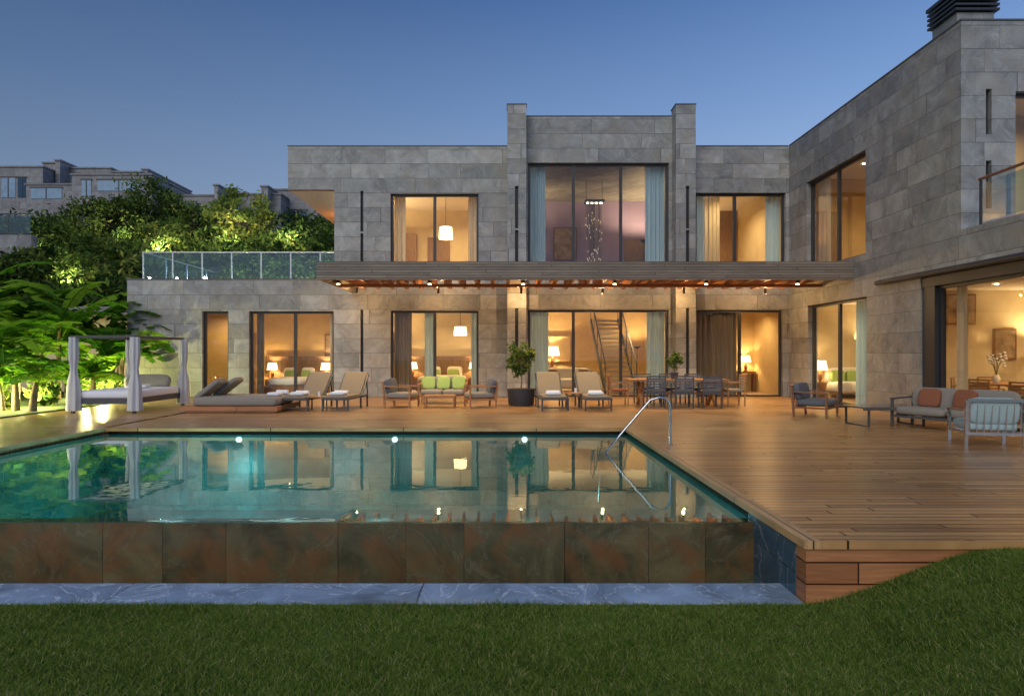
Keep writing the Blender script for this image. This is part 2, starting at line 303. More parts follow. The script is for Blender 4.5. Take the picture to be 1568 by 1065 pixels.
window('x',Y,6.38,9.42,4.1,6.86,[7.75],'upper_window',V)
X=9.53
wall('y',X,.3,15.7,22.999,0,3.3,[(18.05,21.56,0,2.97)],'wing_ground_wall',V)
wall('y',X,.3,14.3,22.999,3.3,8.43,[(18.1,21.65,4.1,6.86)],'wing_upper_wall',V)
wall('y',X,.3,7.5,14.298,3.3,4.05,[],'balcony_edge',V)
wall('x',14.3,.3,X+.302,17,4.05,8.428,[(10.05,10.17,4.5,5.5),(10.05,10.17,6.05,7.0),(10.67,13.0,4.06,6.95)],'wing_gable_wall',V)
q=MB(); q.box(10.0,10.25,14.42,14.5,4.4,7.1); q.make('gable_slot_backing',[DARK],V)
q=MB(); q.box(X+.302,17,7.5,14.299,3.7,4.04); q.make('balcony_floor',[STONE],V)
q=MB(); q.box(X+.02,X+.28,7.5,15.698,2.97,3.298); q.box(X+.04,X+.3,15.25,15.698,0,2.968); q.make('wing_lintel',[METAL],V)
q=MB(); q.tube([(X-.12,17.35,3.24),(X-.12,7.4,3.24)],.06,0,12); q.box(X-.12,X-.002,7.4,17.3,3.27,3.31); q.make('canopy_gutter',[METAL],V)
window('y',X,18.05,21.56,0,2.97,[19.85],'wing_sliding_door',V)
window('y',X,18.1,21.65,4.1,6.86,[19.9],'wing_upper_window',V)
window('y',X,7.6,15.25,0,2.97,[10.2,12.5],'dining_sliding_door',V)
window('x',14.3,10.67,13.0,4.06,6.95,[11.9],'balcony_door',V)
q=MB()
q.tube([(X+.1,13.9,5.0),(X+.1,7.5,5.0)],.03,0)
for y in (13.85,12.3,10.8,9.3): q.box(X+.08,X+.12,y-.02,y+.02,4.05,4.97,1)
q.add([(X+.1,13.8,4.12),(X+.1,7.5,4.12),(X+.1,7.5,4.9),(X+.1,13.8,4.9)],[(0,1,2,3)],2)
q.make('balcony_railing',[TEAKD,METAL,RAILG],V)
q=MB(); q.box(10.3,11.15,15.6,16.5,8.0,9.25,0)
for i in range(4): q.box(10.22,11.23,15.52,16.58,9.27+i*.11,9.32+i*.11,1)
q.box(10.36,11.09,15.66,16.44,9.25,9.7,2); q.box(10.2,11.25,15.5,16.6,9.7,9.78,1); q.make('chimney',[STONE,METAL,DARK],V)
# pergola
q=MB(); x0,x1=-5.19,9.527
q.box(x0,x1,18.7,18.82,3.49,3.98,0); q.box(x0,x0+.12,18.82,22.998,3.49,3.98,0); 
q.box(x0+.12,x1,18.82,22.395,3.86,3.97,1)
q.make('pergola_fascia',[FASC,RAFT],V)
q=MB(); x=x0+.5
while x<9.4:
    q.box(x,x+.09,18.822,22.39,3.56,3.857,0); x+=.47
q.box(x0+.12,x1,20.6,20.72,3.46,3.558,0); q.box(x0+.12,x1,18.83,19.0,3.50,3.558,0)
q.make('pergola_rafters',[RAFT],V)
for px in (518,658,801,941,1081,1221):
    x=(px-775)/1045*19.3
    if x<x0+.3: x=x0+.4
    q=MB(); q.tube([(x,19.3,3.43),(x,19.3,3.60)],.06,0); q.tube([(x,19.3,3.405),(x,19.3,3.429)],.045,1); q.make('downlight',[METAL,GLOW],V)
    light('downlight_lamp','SPOT',(x,19.3,3.39),270,(1,.68,.31),.03,150,V)
    light('wall_washer','POINT',(x,21.7,3.30),56,(1,.62,.27),.02,None,V)
    q=MB(); q.tube([(x,21.7,3.36),(x,21.7,3.60)],.04,0); q.make('washer_fitting',[METAL],V)
q=MB(); xs=np.linspace(-12.3,-5.3,8)
for x in xs: q.box(x-.02,x+.02,23.12,23.16,3.95,4.86,1)
q.box(-12.32,-5.3,23.11,23.17,4.861,4.90,1); q.add([(-12.3,23.14,4.0),(-5.3,23.14,4.0),(-5.3,23.14,4.84),(-12.3,23.14,4.84)],[(0,1,2,3)],0)
for y in (24.7,26.3,28): q.box(-12.32,-12.28,y-.02,y+.02,3.95,4.86,1)
q.box(-12.33,-12.27,23.18,29,4.862,4.9,1); q.add([(-12.3,23.2,4.0),(-12.3,29,4.0),(-12.3,29,4.84),(-12.3,23.2,4.84)],[(0,1,2,3)],0)
q.make('terrace_railing',[RAILG,POSTM],V)
light('soffit_lamp','POINT',(-6.5,27,6.4),30,(1,.66,.3),.06,parent=V)
# rooms
W=(1,.70,.34)
room(-11.6,-9.2,23.3,25.2,.0,3.1,'bath_room',V,OCHRE)
room(-9.15,-5.4,23.3,26.0,0,3.1,'bedroom',V,OCHRE)
room(-5.0,-.4,23.3,28,0,3.1,'bedroom',V,CREAM)
room(-.35,6.1,23.3,30,0,3.4,'hall_room',V,CREAM,bm=OCHRE)
room(6.15,9.5,23.3,26.2,0,3.1,'entry_room',V,OCHRE)
room(-5.4,-.4,23.3,28,4.05,7.3,'upper_bedroom',V,CREAM)
room(-.35,6.1,23.3,29,4.05,8.3,'upper_hall',V,CREAM,bm=LILAC)
room(6.15,9.5,23.3,28,4.05,7.3,'upper_bedroom',V,CREAM,bm=WOODW)
room(X+.31,16,17.9,22.9,0,3.1,'wing_room',V,CREAM,open_='side')
room(X+.31,16,16.9,22.9,4.05,7.3,'wing_upper_room',V,OCHRE,open_='side')
room(X+.31,17,7.5,17.7,0,3.1,'dining_room',V,CREAM,open_='side')
room(10.3,15,14.65,16.8,4.07,7.3,'balcony_room',V,CREAM)
for n,loc,e in [('bath',(-10.1,24.3,3.05),150),('bed1',(-6.4,24.6,3.05),110),('bed2',(-2.2,26.4,3.05),200),('bed2b',(-3.6,25,3.05),120),('hall',(1.6,27.2,3.35),330),('hallb',(4.8,26.5,3.35),240),('entry',(8.6,24.8,3.05),200),
    ('ub',(-2.0,26,7.25),440),('ubb',(-3.6,25.4,7.25),240),('uh',(1.6,26.4,8.25),640),('uh2',(4.7,26.0,8.25),600),('ub2',(8,25.6,7.25),420),('w1',(11.3,20.6,3.05),260),('w1u',(11.3,20,7.25),360),('din',(12.5,15.2,3.05),280),('din2',(12.0,12,3.05),220),('din3',(14.5,16.2,3.05),200),('balc',(12,15.7,7.25),130)]:
    light('ceiling_spot_'+n,'SPOT',loc,e,W,.05,156,V,blend=1.)
def fill_torchiere(x,y,z,e,h=1.75):  # added upward fill in an invented stand, brightens ceilings and rooms
    q=MB((x,y,z)); q.tube([(0,0,0),(0,0,.03)],.14,0,20); q.tube([(0,0,.03),(0,0,h-.1)],.012,0,8); q.tube([(0,0,h-.1),(0,0,h-.04),(0,0,h)],[.03,.12,.17],0,20,False); q.make('added_fill_torchiere',[METAL]); light('torchiere_room_fill','SPOT',(x,y,z+h-.02),e,W,.05,150,None,rot=(math.pi,0,0),blend=.6)
fill_torchiere(-4.6,26.2,4.05,160); fill_torchiere(0.1,27.6,4.05,240,2.0); fill_torchiere(5.6,27.8,4.05,240,2.0); fill_torchiere(6.6,27.4,4.05,160); fill_torchiere(0.2,28.4,0,180); fill_torchiere(5.6,29.2,0,120); fill_torchiere(-4.6,27.2,0,100); fill_torchiere(15.2,22.2,4.05,140); fill_torchiere(13.6,17.2,0,120); fill_torchiere(12.3,22.5,0,110)
q=MB()
for x,y,z in [(1.2,24.6,8.29),(2.9,24.6,8.29),(4.6,24.6,8.29),(1.2,26.5,8.29),(4.6,26.5,8.29),(-3.4,24.5,7.29),(-1.5,24.5,7.29),(7.2,24.6,7.29),(8.6,24.6,7.29),(11,19,7.29),(11,21,7.29),(1.2,24.8,3.39),(3,24.8,3.39),(4.6,24.8,3.39),(8.5,24.5,3.09),(11.2,19,3.09),(11.2,21,3.09),(11.5,16,3.09),(11.5,12,3.09),(-7.8,24.6,3.09),(-6.2,24.6,3.09)]:
    q.tube([(x,y,z-.02),(x,y,z-.001)],.04,0)
q.make('ceiling_downlights',[GLOW],V)
q=MB()
q.box(-3.2,-2.3,27.93,27.99,4.06,6.2,0); q.box(5.0,5.9,28.93,28.99,4.06,6.3,0); q.box(.2,1.2,28.93,28.99,4.06,6.3,0); q.box(10.2,11.1,22.83,22.89,4.06,6.2,0)
q.box(6.16,6.2,24,25.6,0,2.3,0); q.box(-9.14,-9.1,24.0,24.9,0,2.2,0); q.box(-.46,-.41,25.2,26.2,0,2.2,0)
q.make('interior_doors',[WOODW],V)
q=MB(); 
for a,b,c,d,y in [(-6.9,-6.2,1.35,2.2,25.99),(-4.6,-3.9,1.5,2.3,27.98),(.1,.9,1.3,2.4,29.98),(11.3,12.15,2.2,3.0,17.69),(12.6,13.2,1.3,2.1,17.69),(7.0,7.6,5.4,6.3,27.98),(2.0,3.0,5.4,6.8,28.98)]:
    q.box(a,b,y-.04,y-.003,c,d,0); q.box(a+.05,b-.05,y-.05,y-.041,c+.05,d-.05,1)
q.make('framed_pictures',[TEAKD,mat('picture_canvas',(.35,.25,.16),.8,.5,4)],V)
curtain('x',Y,-8.55,-8.3,0.03,3.0,'curtain',V,DRAPE); curtain('x',Y,-6.05,-5.8,0.03,3.0,'curtain',V,SHEERW)
curtain('x',Y,-3.85,-3.25,0.03,3.0,'curtain',V,DRAPE,.5); curtain('x',Y,-1.2,-.9,.03,3.0,'curtain',V,SHEER); curtain('x',Y,-2.8,-2.5,.03,3.0,'curtain',V,SHEER,.5)
curtain('x',Y,-3.85,-3.45,4.08,7.2,'curtain',V,SHEERW); curtain('x',Y,-1.3,-.95,4.08,7.2,'curtain',V,SHEERW)
curtain('x',22.9,.75,1.35,4.08,8.2,'curtain',V,SHEER); curtain('x',22.9,4.75,5.4,4.08,8.2,'curtain',V,SHEER)
curtain('x',22.9,.75,1.45,.03,3.3,'curtain',V,SHEER); curtain('x',22.9,4.8,5.4,.03,3.3,'curtain',V,SHEER)
curtain('x',Y,6.45,7.9,.03,3.05,'curtain',V,DRAPE,.45); curtain('x',Y,6.45,6.8,4.08,7.2,'curtain',V,SHEER); curtain('x',Y,8.9,9.4,4.08,7.2,'curtain',V,SHEER)
curtain('x',Y,7.0,7.75,4.08,7.2,'curtain',V,SHEERW,1.8)
curtain('y',X,18.1,19.3,.03,3.05,'curtain',V,SHEER,.4); curtain('y',X,18.2,18.6,4.08,7.2,'curtain',V,SHEER,.4); curtain('y',X,20.9,21.6,4.08,7.2,'curtain',V,SHEERW,.4)
curtain('y',X,14.75,15.15,.03,3.05,'curtain',V,SHEERW,.45)
def table_lamp(x,y,z,s=1.,e=22):
    q=MB((x,y,z)); q.tube([(0,0,0),(0,0,.03)],.09*s,1); q.tube([(0,0,.03),(0,0,.14*s),(0,0,.26*s),(0,0,.36*s)],[.03*s,.07*s,.05*s,.015*s],1)
    q.tube([(0,0,.34*s),(0,0,.6*s)],[.2*s,.15*s],0,20,False); q.make('table_lamp',[SHADE,TEAKD]); light('table_lamp_bulb','POINT',(x,y,z+.48*s),e*1.5,W,.04)
def pendant(x,y,z,zc,r,h):
    q=MB((x,y,z)); q.tube([(0,0,0),(0,0,h*.5),(0,0,h)],[r,r*.97,r*.85],0,24); q.tube([(0,0,h),(0,0,zc-z)],.008,1,6); q.make('pendant_lamp',[SHADE,METAL])
def bed(x,y,z,w=1.8):
    q=MB((x,y,z)); q.box(-w/2,w/2,-2.0,0,.05,.32,1); q.cush((0,-1,.45),(w,2,.3),0); q.box(-w/2-.5,w/2+.5,.02,.12,0,1.35,2)
    for sx in (-w*.24,w*.24):
        q.cush((sx,-.22,.72),(w*.34,.2,.42),0,rx=-25); q.cush((sx*.9,-.42,.66),(w*.25,.16,.34),3,rx=-25)
    for sx in (-1,1): q.box(sx*(w/2+.3)-.22,sx*(w/2+.3)+.22,-.42,0,.04,.5,1)
    return q.make('bed',[LINEN,TEAKD,WOODW,LGREEN])
bed(-7.75,25.8,0,1.4); table_lamp(-8.75,25.55,.5,1,34); table_lamp(-6.75,25.55,.5,1,34)
bed(-2.5,27.7,0); table_lamp(-3.75,27.4,.5,1,25); table_lamp(-1.3,27.4,.5,1,25)
pendant(-1.65,24.6,2.1,3.1,.24,.32); pendant(-2.2,24.9,5.62,7.3,.26,.44)
q=MB((-4.6,27.2,4.05)); q.box(0,1.0,0,.5,0,2.2,0); q.box(3.4,3.9,.4,.5,.9,1.8,1); q.make('wardrobe',[WOODW,LILAC])
table_lamp(-1.1,27.0,4.8,.8,14); q=MB((-1.1,27.0,4.05)); q.box(-.3,.3,-.25,.25,.6,.75,0); [q.box(a,a+.05,b,b+.05,0,.6,0) for a in (-.28,.23) for b in (-.22,.18)]; q.make('bedside_table',[TEAKD])
q=MB()
for i in range(17):
    q.box(3.6,4.7,24.6+i*.26,24.9+i*.26,.17*i+.06,.17*i+.15,0)
    if i%4==0:
        for x in (3.58,4.72): q.tube([(x,24.7+i*.26,.17*i+.15),(x,24.7+i*.26,.17*i+1.1)],.014,1,6)
for x in (3.58,4.72):
    q.bar((x,24.7,1.1),(x,28.9,1.1+.17*16.2),.045,1); q.bar((x,24.6,.03),(x,28.9,2.85),.05,1,.2)
    q.add([(x,24.75,.25),(x,28.85,2.95),(x,28.85,3.8),(x,24.75,1.05)],[(0,1,2,3)],2)
q.make('staircase',[mat('stone_treads',(.42,.36,.27),.6,.1,5),METAL,GLASS])
q=MB((2.1,29.6,0)); q.box(-.9,.9,-.5,0,0,.85,0); q.box(-.7,.7,.2,.3,1.1,2.2,1); q.make('sideboard',[WOODW,OCHRE]); table_lamp(2.0,29.3,.85,1.5,90)
q=MB((2.4,26.4,0)); q.cush((0,0,.3),(1.9,.85,.4),0); q.cush((0,.35,.65),(1.9,.25,.5),0); q.cush((-.6,.15,.65),(.4,.15,.35),1); q.cush((.6,.15,.65),(.4,.15,.35),1); q.make('sofa',[LINEN,RUST])
q=MB((3.3,25.6,0)); q.box(-.35,.35,-.3,.3,7.1,7.16,0)
for a in (-.3,.3): q.tube([(a,0,7.16),(a,0,8.29)],.01,0,6)
for i in range(80):
    a,b=random.uniform(-.34,.34),random.uniform(-.18,.18); l=random.uniform(.3,3.0)
    q.tube([(a*(1-.1*l),b,7.1),(a*(1-.1*l),b,7.1-l)],.003,0,4,False)
    q.tube([(a*(1-.1*l),b,7.1-l-.08),(a*(1-.1*l),b,7.1-l-.04),(a*(1-.1*l),b,7.1-l)],[.003,.013,.003],1,6,False)
for a in (-.25,-.08,.08,.25): q.tube([(a,0,7.07),(a,0,7.098)],.05,2)
q.make('crystal_chandelier',[METAL,mat('chandelier_crystal',(.9,.85,.7),.1,.02,4,emit=(1,.78,.45),es=.7),GLOW])
q=MB((9.0,26.0,0)); q.box(-.45,.45,-.2,.15,.7,.78,0); q.box(-.42,-.37,-.15,.1,0,.7,0); q.box(.37,.42,-.15,.1,0,.7,0); q.make('console_table',[TEAKD])
table_lamp(9.1,25.95,.78,1.0,24)
pendant(11.0,20.9,1.9,3.1,.3,.25)
q=MB((11.4,22.3,0)); q.cush((0,0,.35),(1.6,.9,.4),0); q.cush((0,.4,.7),(1.6,.25,.6),0); [q.cush((sx,.15,.7),(.45,.18,.4),1) for sx in (-.5,0,.5)]; q.make('sofa',[LINEN,LGREEN]); table_lamp(10.3,22.4,.5,1.2,20)
q=MB((10.3,22.4,0)); q.tube([(0,0,0),(0,0,.5)],[.15,.2],0); q.make('side_table',[TEAKD])
def dchair(x,y,z,rz,m=None,name='dining_chair',h=.85,fm=None):
    q=MB((x,y,z),rz)
    for a in (-.24,.24):
        q.bar((a,-.22,0),(a,-.22,.64),.035,0); q.bar((a,.24,0),(a,.27,h),.035,0); q.bar((a,-.24,.64),(a,.27,.66),.045,0,.025)
    q.cush((0,0,.44),(.48,.48,.08),1,e=.25)
    q.bar((-.24,.27,h),(.24,.27,h),.04,0)
    for i in range(5): q.cb((0,.265,.50+i*.07),(.46,.015,.045),1,rx=-4)
    q.bar((-.24,-.22,.4),(.24,-.22,.4),.03,0); q.bar((-.24,.25,.4),(.24,.25,.4),.03,0)
    return q.make(name,[fm or TEAK,m or DGREY])
q=MB((12.1,16.2,0)); q.tube([(0,0,.71),(0,0,.75)],.85,0,32); q.tube([(0,0,0),(0,0,.1),(0,0,.70)],[.35,.12,.1],0,16); q.make('dining_table',[TEAK])
for k in range(6):
    a=k*60+20; dchair(12.1+1.0*math.cos(math.radians(a)),16.2+1.0*math.sin(math.radians(a)),0,a-90,TEAK)
dchair(11.0,14.3,0,90,TEAK); dchair(11.2,13.4,0,90,TEAK)
q=MB((11.7,16.3,.75)); q.tube([(0,0,0),(0,0,.1),(0,0,.2)],[.05,.09,.05],0,16)
for i in range(7):
    a=i*.9; q.tube([(0,0,.18),(.05*math.cos(a),.05*math.sin(a),.4),(.16*math.cos(a),.16*math.sin(a),.55+.03*i)],.006,1,5,False)
    for j in range(3): q.cush((.16*math.cos(a)+.02*j,.16*math.sin(a),.55+.03*i-.07*j),(.06,.06,.04),2)
q.make('orchid_vase',[LINEN,LF[1],TOWEL])

# ------------------------------------------------------------ deck, pool
q=MB(); q.box(2.47,X-.001,5.45,23.3,-.12,0); q.box(-7.86,2.47,13.50,23.3,-.12,0); q.box(-11.4,-8.0,5.45,23.3,-.12,0); q.box(X,17,5.45,7.4,-.12,0)
q.make('timber_deck',[DECK])
q=MB(); q.box(2.33,2.468,5.33,13.498,-.06,.004); q.box(-7.998,-7.86,5.33,13.498,-.06,.004); q.make('pool_coping_sides',[TRIM])
q=MB(); q.box(-7.858,2.328,13.36,13.498,-.06,.004); q.box(2.47,17,5.33,5.448,-.06,.004); q.box(-11.4,-8.0,5.33,5.448,-.06,.004); q.make('pool_coping_edges',[DECK])
q=MB(); q.box(2.35,17,5.35,5.5,-1.2,-.062); q.box(2.35,2.45,5.5,5.53,-1.2,-.062); q.box(-11.4,-7.88,5.35,5.5,-1.2,-.062); q.make('deck_skirting',[SKIRT])
P_=empty('swimming_pool')
wy=6.45
q=MB(); q.box(-7.86,2.35,13.38,13.6,-1.7,-.13); q.box(2.35,2.55,6.6,13.6,-1.7,-.13); q.box(-8.06,-7.88,6.6,13.6,-1.7,-.13); q.make('basin_walls',[TEALT],P_)
q=MB(); q.box(-7.88,2.35,6.6,13.4,-1.8,-1.6); q.make('basin_floor',[TEALF],P_)
q=MB(); q.box(-7.87,2.345,wy,wy+.2,-1.5,-.135); q.make('infinity_edge_wall',[POOLT],P_)
q=MB(); q.box(2.34,2.45,5.531,6.6,-1.3,-.062); q.box(-7.97,-7.87,5.531,6.6,-1.3,-.062); q.make('gutter_side_tiles',[BLUET],P_)
q=MB(); q.box(-7.86,2.338,5.35,5.82,-1.2,-.49); q.make('stone_ledge',[LEDGE],P_)
q=MB(); q.box(-7.86,2.338,5.82,6.448,-1.2,-1.0); q.make('gutter_floor',[DARK],P_)
q=MB(); q.add([(-7.88,wy-.004,-.12),(2.35,wy-.004,-.12),(2.35,13.39,-.12),(-7.88,13.39,-.12)],[(0,1,2,3)]); q.make('pool_water',[WATER],P_)
for x in (-5.23,-2.18,.36):
    q=MB(); q.tube([(x,13.379,-.22),(x,13.34,-.22)],.055,0,16); q.make('pool_light',[PGLOW],P_)
    light('pool_lamp','SPOT',(x,13.3,-.35),36,(.5,1,.98),.05,130,P_,rot=(math.radians(-70),0,0))
for x,y,e in ((-5.7,11.7,120),(-3.6,11.2,40),(-2.0,10.8,45),(.4,11.0,10)): light('pool_glow_fill','POINT',(x,y,-1.0),e,(.22,.92,1),.1,parent=P_)  # extra fill points without fittings, added for the turquoise glow
q=MB(); yy=10.9
q.tube([(2.62,yy,0),(2.62,yy,.62),(2.6,yy,.70),(2.54,yy,.75),(2.45,yy,.765),(2.3,yy,.72),(1.85,yy,.2),(1.6,yy,-.1),(1.5,yy,-.4),(1.48,yy,-.9)],.019,0,12)
q.tube([(2.62,yy,.005),(2.62,yy,.02)],.045,0,16)
q.make('pool_handrail',[CHROME])

# ------------------------------------------------------------ lawn
def lawn_z(x,y):
    t=np.clip((x-2.25)/1.65,0,1); return -.5+.44*t*t*(3-2*t)
nx,ny=260,80; gx=np.linspace(-40,40,nx); gx=np.sign(gx)*(np.abs(gx)/40)**2*40; gy=np.linspace(-30,5.348,ny)
q=MB(); q.v=[(float(x),float(y),float(lawn_z(x,y))) for y in gy for x in gx]
q.f=[(j*nx+i,j*nx+i+1,(j+1)*nx+i+1,(j+1)*nx+i) for j in range(ny-1) for i in range(nx-1)]; q.m=[0]*len(q.f); q.sm=[True]*len(q.f)
q.make('lawn',[GRASSM])
q=MB(); q.box(-40,-11.402,5.3,24,-.5,.03); q.make('garden_lawn',[GRASSM])
def blades(name,x0,x1,y0,y1,n,zf,hm=.04):
    x=rng.uniform(x0,x1,n); y=rng.uniform(y0,y1,n); z=zf(x,y)
    cl=np.sin(x*2.3+1.7*np.sin(y*3.1))*np.cos(y*2.9+np.sin(x*1.9))+.6*np.sin(x*7.1+2*np.sin(y*6))*np.cos(y*8.3+np.sin(x*5))+.7*np.sin(x*17+3*np.sin(y*13))*np.sin(y*21+np.sin(x*11)); h=hm*rng.uniform(.5,1.3,n)*(1+.22*cl); a=rng.uniform(0,6.283,n); w=rng.uniform(.002,.004,n); le=rng.normal(0,.95,(n,2))*h[:,None]
    dx,dy=np.cos(a)*w,np.sin(a)*w
    co=np.empty((n,3,3)); co[:,0]=np.stack([x-dx,y-dy,z-.003],1); co[:,1]=np.stack([x+dx,y+dy,z-.003],1); co[:,2]=np.stack([x+le[:,0],y+le[:,1],z+h],1)
    me=D.meshes.new(name); me.vertices.add(3*n); me.vertices.foreach_set('co',co.ravel()); me.loops.add(3*n); me.loops.foreach_set('vertex_index',np.arange(3*n))
    me.polygons.add(n); me.polygons.foreach_set('loop_start',np.arange(n)*3); me.polygons.foreach_set('loop_total',np.full(n,3))
    for b in BLADE: me.materials.append(b)
    pr=rng.random(n)+.17*cl; mi=np.where(pr<.34,0,np.where(pr<.68,1,np.where(pr<.78,2,3))).astype(np.int32); me.polygons.foreach_set('material_index',mi)
    me.update(calc_edges=True); me.validate(); o=D.objects.new(name,me); S.collection.objects.link(o); return o
blades('grass',-4.6,6.2,3.2,5.34,330000,lawn_z,.032)
q=MB(); q.add([(-900,-300,-2.2),(900,-300,-2.2),(900,1500,-2.2),(-900,1500,-2.2)],[(0,1,2,3)]); q.make('ground',[FARG])

# ------------------------------------------------------------ vegetation
def foliage(name,c,r,n,ls,trunk=None,clumps=24,w=(.35,.35,.22,.08),mats=LF,parent=None,spread=(.16,.34)):
    c=np.array(c,float); r=np.array(r,float); K=clumps
    d=rng.normal(size=(K,3)); d/=np.linalg.norm(d,axis=1)[:,None]; rad=rng.uniform(.35,1,K)**.6; cc=c+d*rad[:,None]*r*.82
    cs=rng.uniform(*spread,K)*r.mean(); k=rng.integers(0,K,n); p=cc[k]+rng.normal(size=(n,3)).clip(-1.9,1.9)*cs[k][:,None]*np.array([1,1,.7])
    u=rng.normal(size=(n,3)); u/=np.linalg.norm(u,axis=1)[:,None]; v=np.cross(u,rng.normal(size=(n,3))); v/=np.linalg.norm(v,axis=1)[:,None]
    s=ls*rng.uniform(.6,1.4,n)[:,None]
    co=np.stack([p-u*s,p+v*s*.42,p+u*s,p-v*s*.42],1)
    cm=rng.choice(len(mats),K,p=np.array(w)/sum(w)); mi=cm[k]; ch=rng.random(n)<.3; mi=np.where(ch,rng.choice(len(mats),n,p=np.array(w)/sum(w)),mi)
    q=MB(); 
    if trunk is not None:
        b=Vector(trunk); top=Vector(c)-Vector((0,0,r[2]*.3)); R=max(.035,r.mean()*.05) if r.mean()>.6 else .022
        q.tube([b,b.lerp(top,.5)+Vector((r[0]*.06,0,0)),top],[R,R*.75,R*.5],len(mats),8)
        for i in range(min(K,14)): q.tube([top-Vector((0,0,r[2]*.25*random.random())),top.lerp(Vector(cc[i]),.55)+Vector((0,0,.05*r[2])),Vector(cc[i])],[R*.45,R*.28,R*.1],len(mats),6,False)
    o=len(q.v); q.v+=[tuple(x) for x in co.reshape(-1,3).tolist()]; q.f+=[(o+4*i,o+4*i+1,o+4*i+2,o+4*i+3) for i in range(n)]; q.m+=mi.tolist(); q.sm+=[False]*n
    return q.make(name,list(mats)+[BARK],parent)
def banana(x,y,z,h,nl,name='banana_plant',ws=.36,seed=0):
    q=MB((x,y,z)); rr=random.Random(seed)
    for s in range(3):
        bx,by=rr.uniform(-.5,.5),rr.uniform(-.4,.4); sh=h*rr.uniform(.28,.5)
        q.tube([(bx,by,0),(bx*1.1,by*1.1,sh*.5),(bx*1.3,by*1.3,sh)],[.10,.08,.045],3,10)
        for i in range(nl):
            az=rr.uniform(0,6.283); L=h*rr.uniform(.42,.68); up=rr.uniform(.6,1.45); Wd=ws*rr.uniform(.7,1.15); n=16; m=rr.choice((0,0,1,1,2))
            p=Vector((bx*1.3,by*1.3,sh*rr.uniform(.7,1))); el=up; hd=Vector((math.cos(az),math.sin(az),0)); sd=Vector((-math.sin(az),math.cos(az),0)); pts=[]
            for j in range(n+1):
                pts.append((p.copy(),el)); p=p+(hd*math.cos(el)+Vector((0,0,1))*math.sin(el))*(L/n); el-=.085+.05*(j/n)
            for side in (-1,1):
                for j in range(2,n):
                    if rr.random()<.06: continue
                    def wd(t): return Wd*math.sin(math.pi*min(1,max(0,(t-.1)/.93)))**.55
                    (a,e1),(b,e2)=pts[j],pts[j+1]; w1,w2=wd(j/n),wd((j+1)/n); fold=rr.uniform(-.5,.05)
                    o1=a+sd*side*w1+Vector((0,0,1))*w1*fold; o2=b+sd*side*w2+Vector((0,0,1))*w2*fold
                    q.add([a,b,o2,o1],[(0,1,2,3)],m,True)
            q.tube([a for a,_ in pts],[.022*(1-j/(n+1))+.004 for j in range(n+1)],1,5,False)
    return q.make(name,BAN+[BARK])
for i,(x,y,h,nl) in enumerate([(-13.0,17.6,3.6,7),(-14.6,18.4,4.8,7),(-13.4,20.0,4.6,7),(-12.5,21.3,3.9,7),(-16.2,20.5,5.8,8),(-12.0,19.3,2.4,6),(-14.8,22,5.4,8),(-13.6,22.8,4.5,8),(-12.2,17.0,1.8,6)]):
    banana(x,y,.03,h,nl,seed=i+3)
for i,(x,y) in enumerate([(-13.6,16.2),(-12.4,17.9),(-12.0,20.3),(-14.9,19.4),(-13.2,21.5),(-14.2,17.3),(-12.7,16.6)]):
    foliage('garden_shrub',(x-.3,y+.7,.4),(.6,.4,.4),700,.09,clumps=10,w=(.1,.3,.4,.2))
    q=MB(); q.tube([(x,y,.03),(x,y,.16)],.05,0); q.tube([(x,y,.161),(x,y,.165)],.04,1); q.make('garden_uplight',[METAL,GLOW])
    light('garden_uplight_lamp','POINT',(x,y,.4),210,(1,.95,.36),.04)
q=MB(); q.box(-40,-12.8,26,26.3,0,2.9,0); q.box(-40,-12.8,25.4,26.4,2.902,3.2,1); q.make('garden_wall',[CREAM,NSTONE])
light('garden_wall_lamp','POINT',(-14.2,24.6,.8),60,(1,.85,.45),.08)
nx,ny=90,60
def hh(x,y): 
    if x>-14 and y<34: return -3.
    t=(y-28)/40; return 3.2+10.5*min(max(t,0),1)**.9+.5*math.sin(x*.4)+.4*math.sin(y*.5+x*.2)-(0.12*max(0,x))
xs=np.linspace(-110,60,nx); ys=np.linspace(26.6,120,ny)
q=MB(); q.v=[(float(x),float(y),max(-3,hh(x,y)-(2.5 if y<27 else 0))) for y in ys for x in xs]; q.f=[(j*nx+i,j*nx+i+1,(j+1)*nx+i+1,(j+1)*nx+i) for j in range(ny-1) for i in range(nx-1)]; q.m=[0]*len(q.f); q.sm=[True]*len(q.f)
q.make('hillside',[HILL])
for i in range(9):
    s=random.uniform(.85,1.15)
    foliage('terrace_shrub',(-12.1+i*.78,29.8,3.9+s*1.0),(.62,.5,s),1500,.085,clumps=20,w=(.1,.35,.4,.15))
for i in range(40):
    y=random.uniform(34.5,58); px=random.uniform(-40,520); x=(px-775)/1045*y; s=random.uniform(1.1,2.0)
    if i<10: y=random.uniform(28,33); x=random.uniform(-27,-14.5)
    foliage('hillside_shrub',(x,y,hh(x,y)+s*.3),(s*1.3,s*1.2,s*.9),1500,.17,clumps=22,w=(.38,.34,.2,.08))
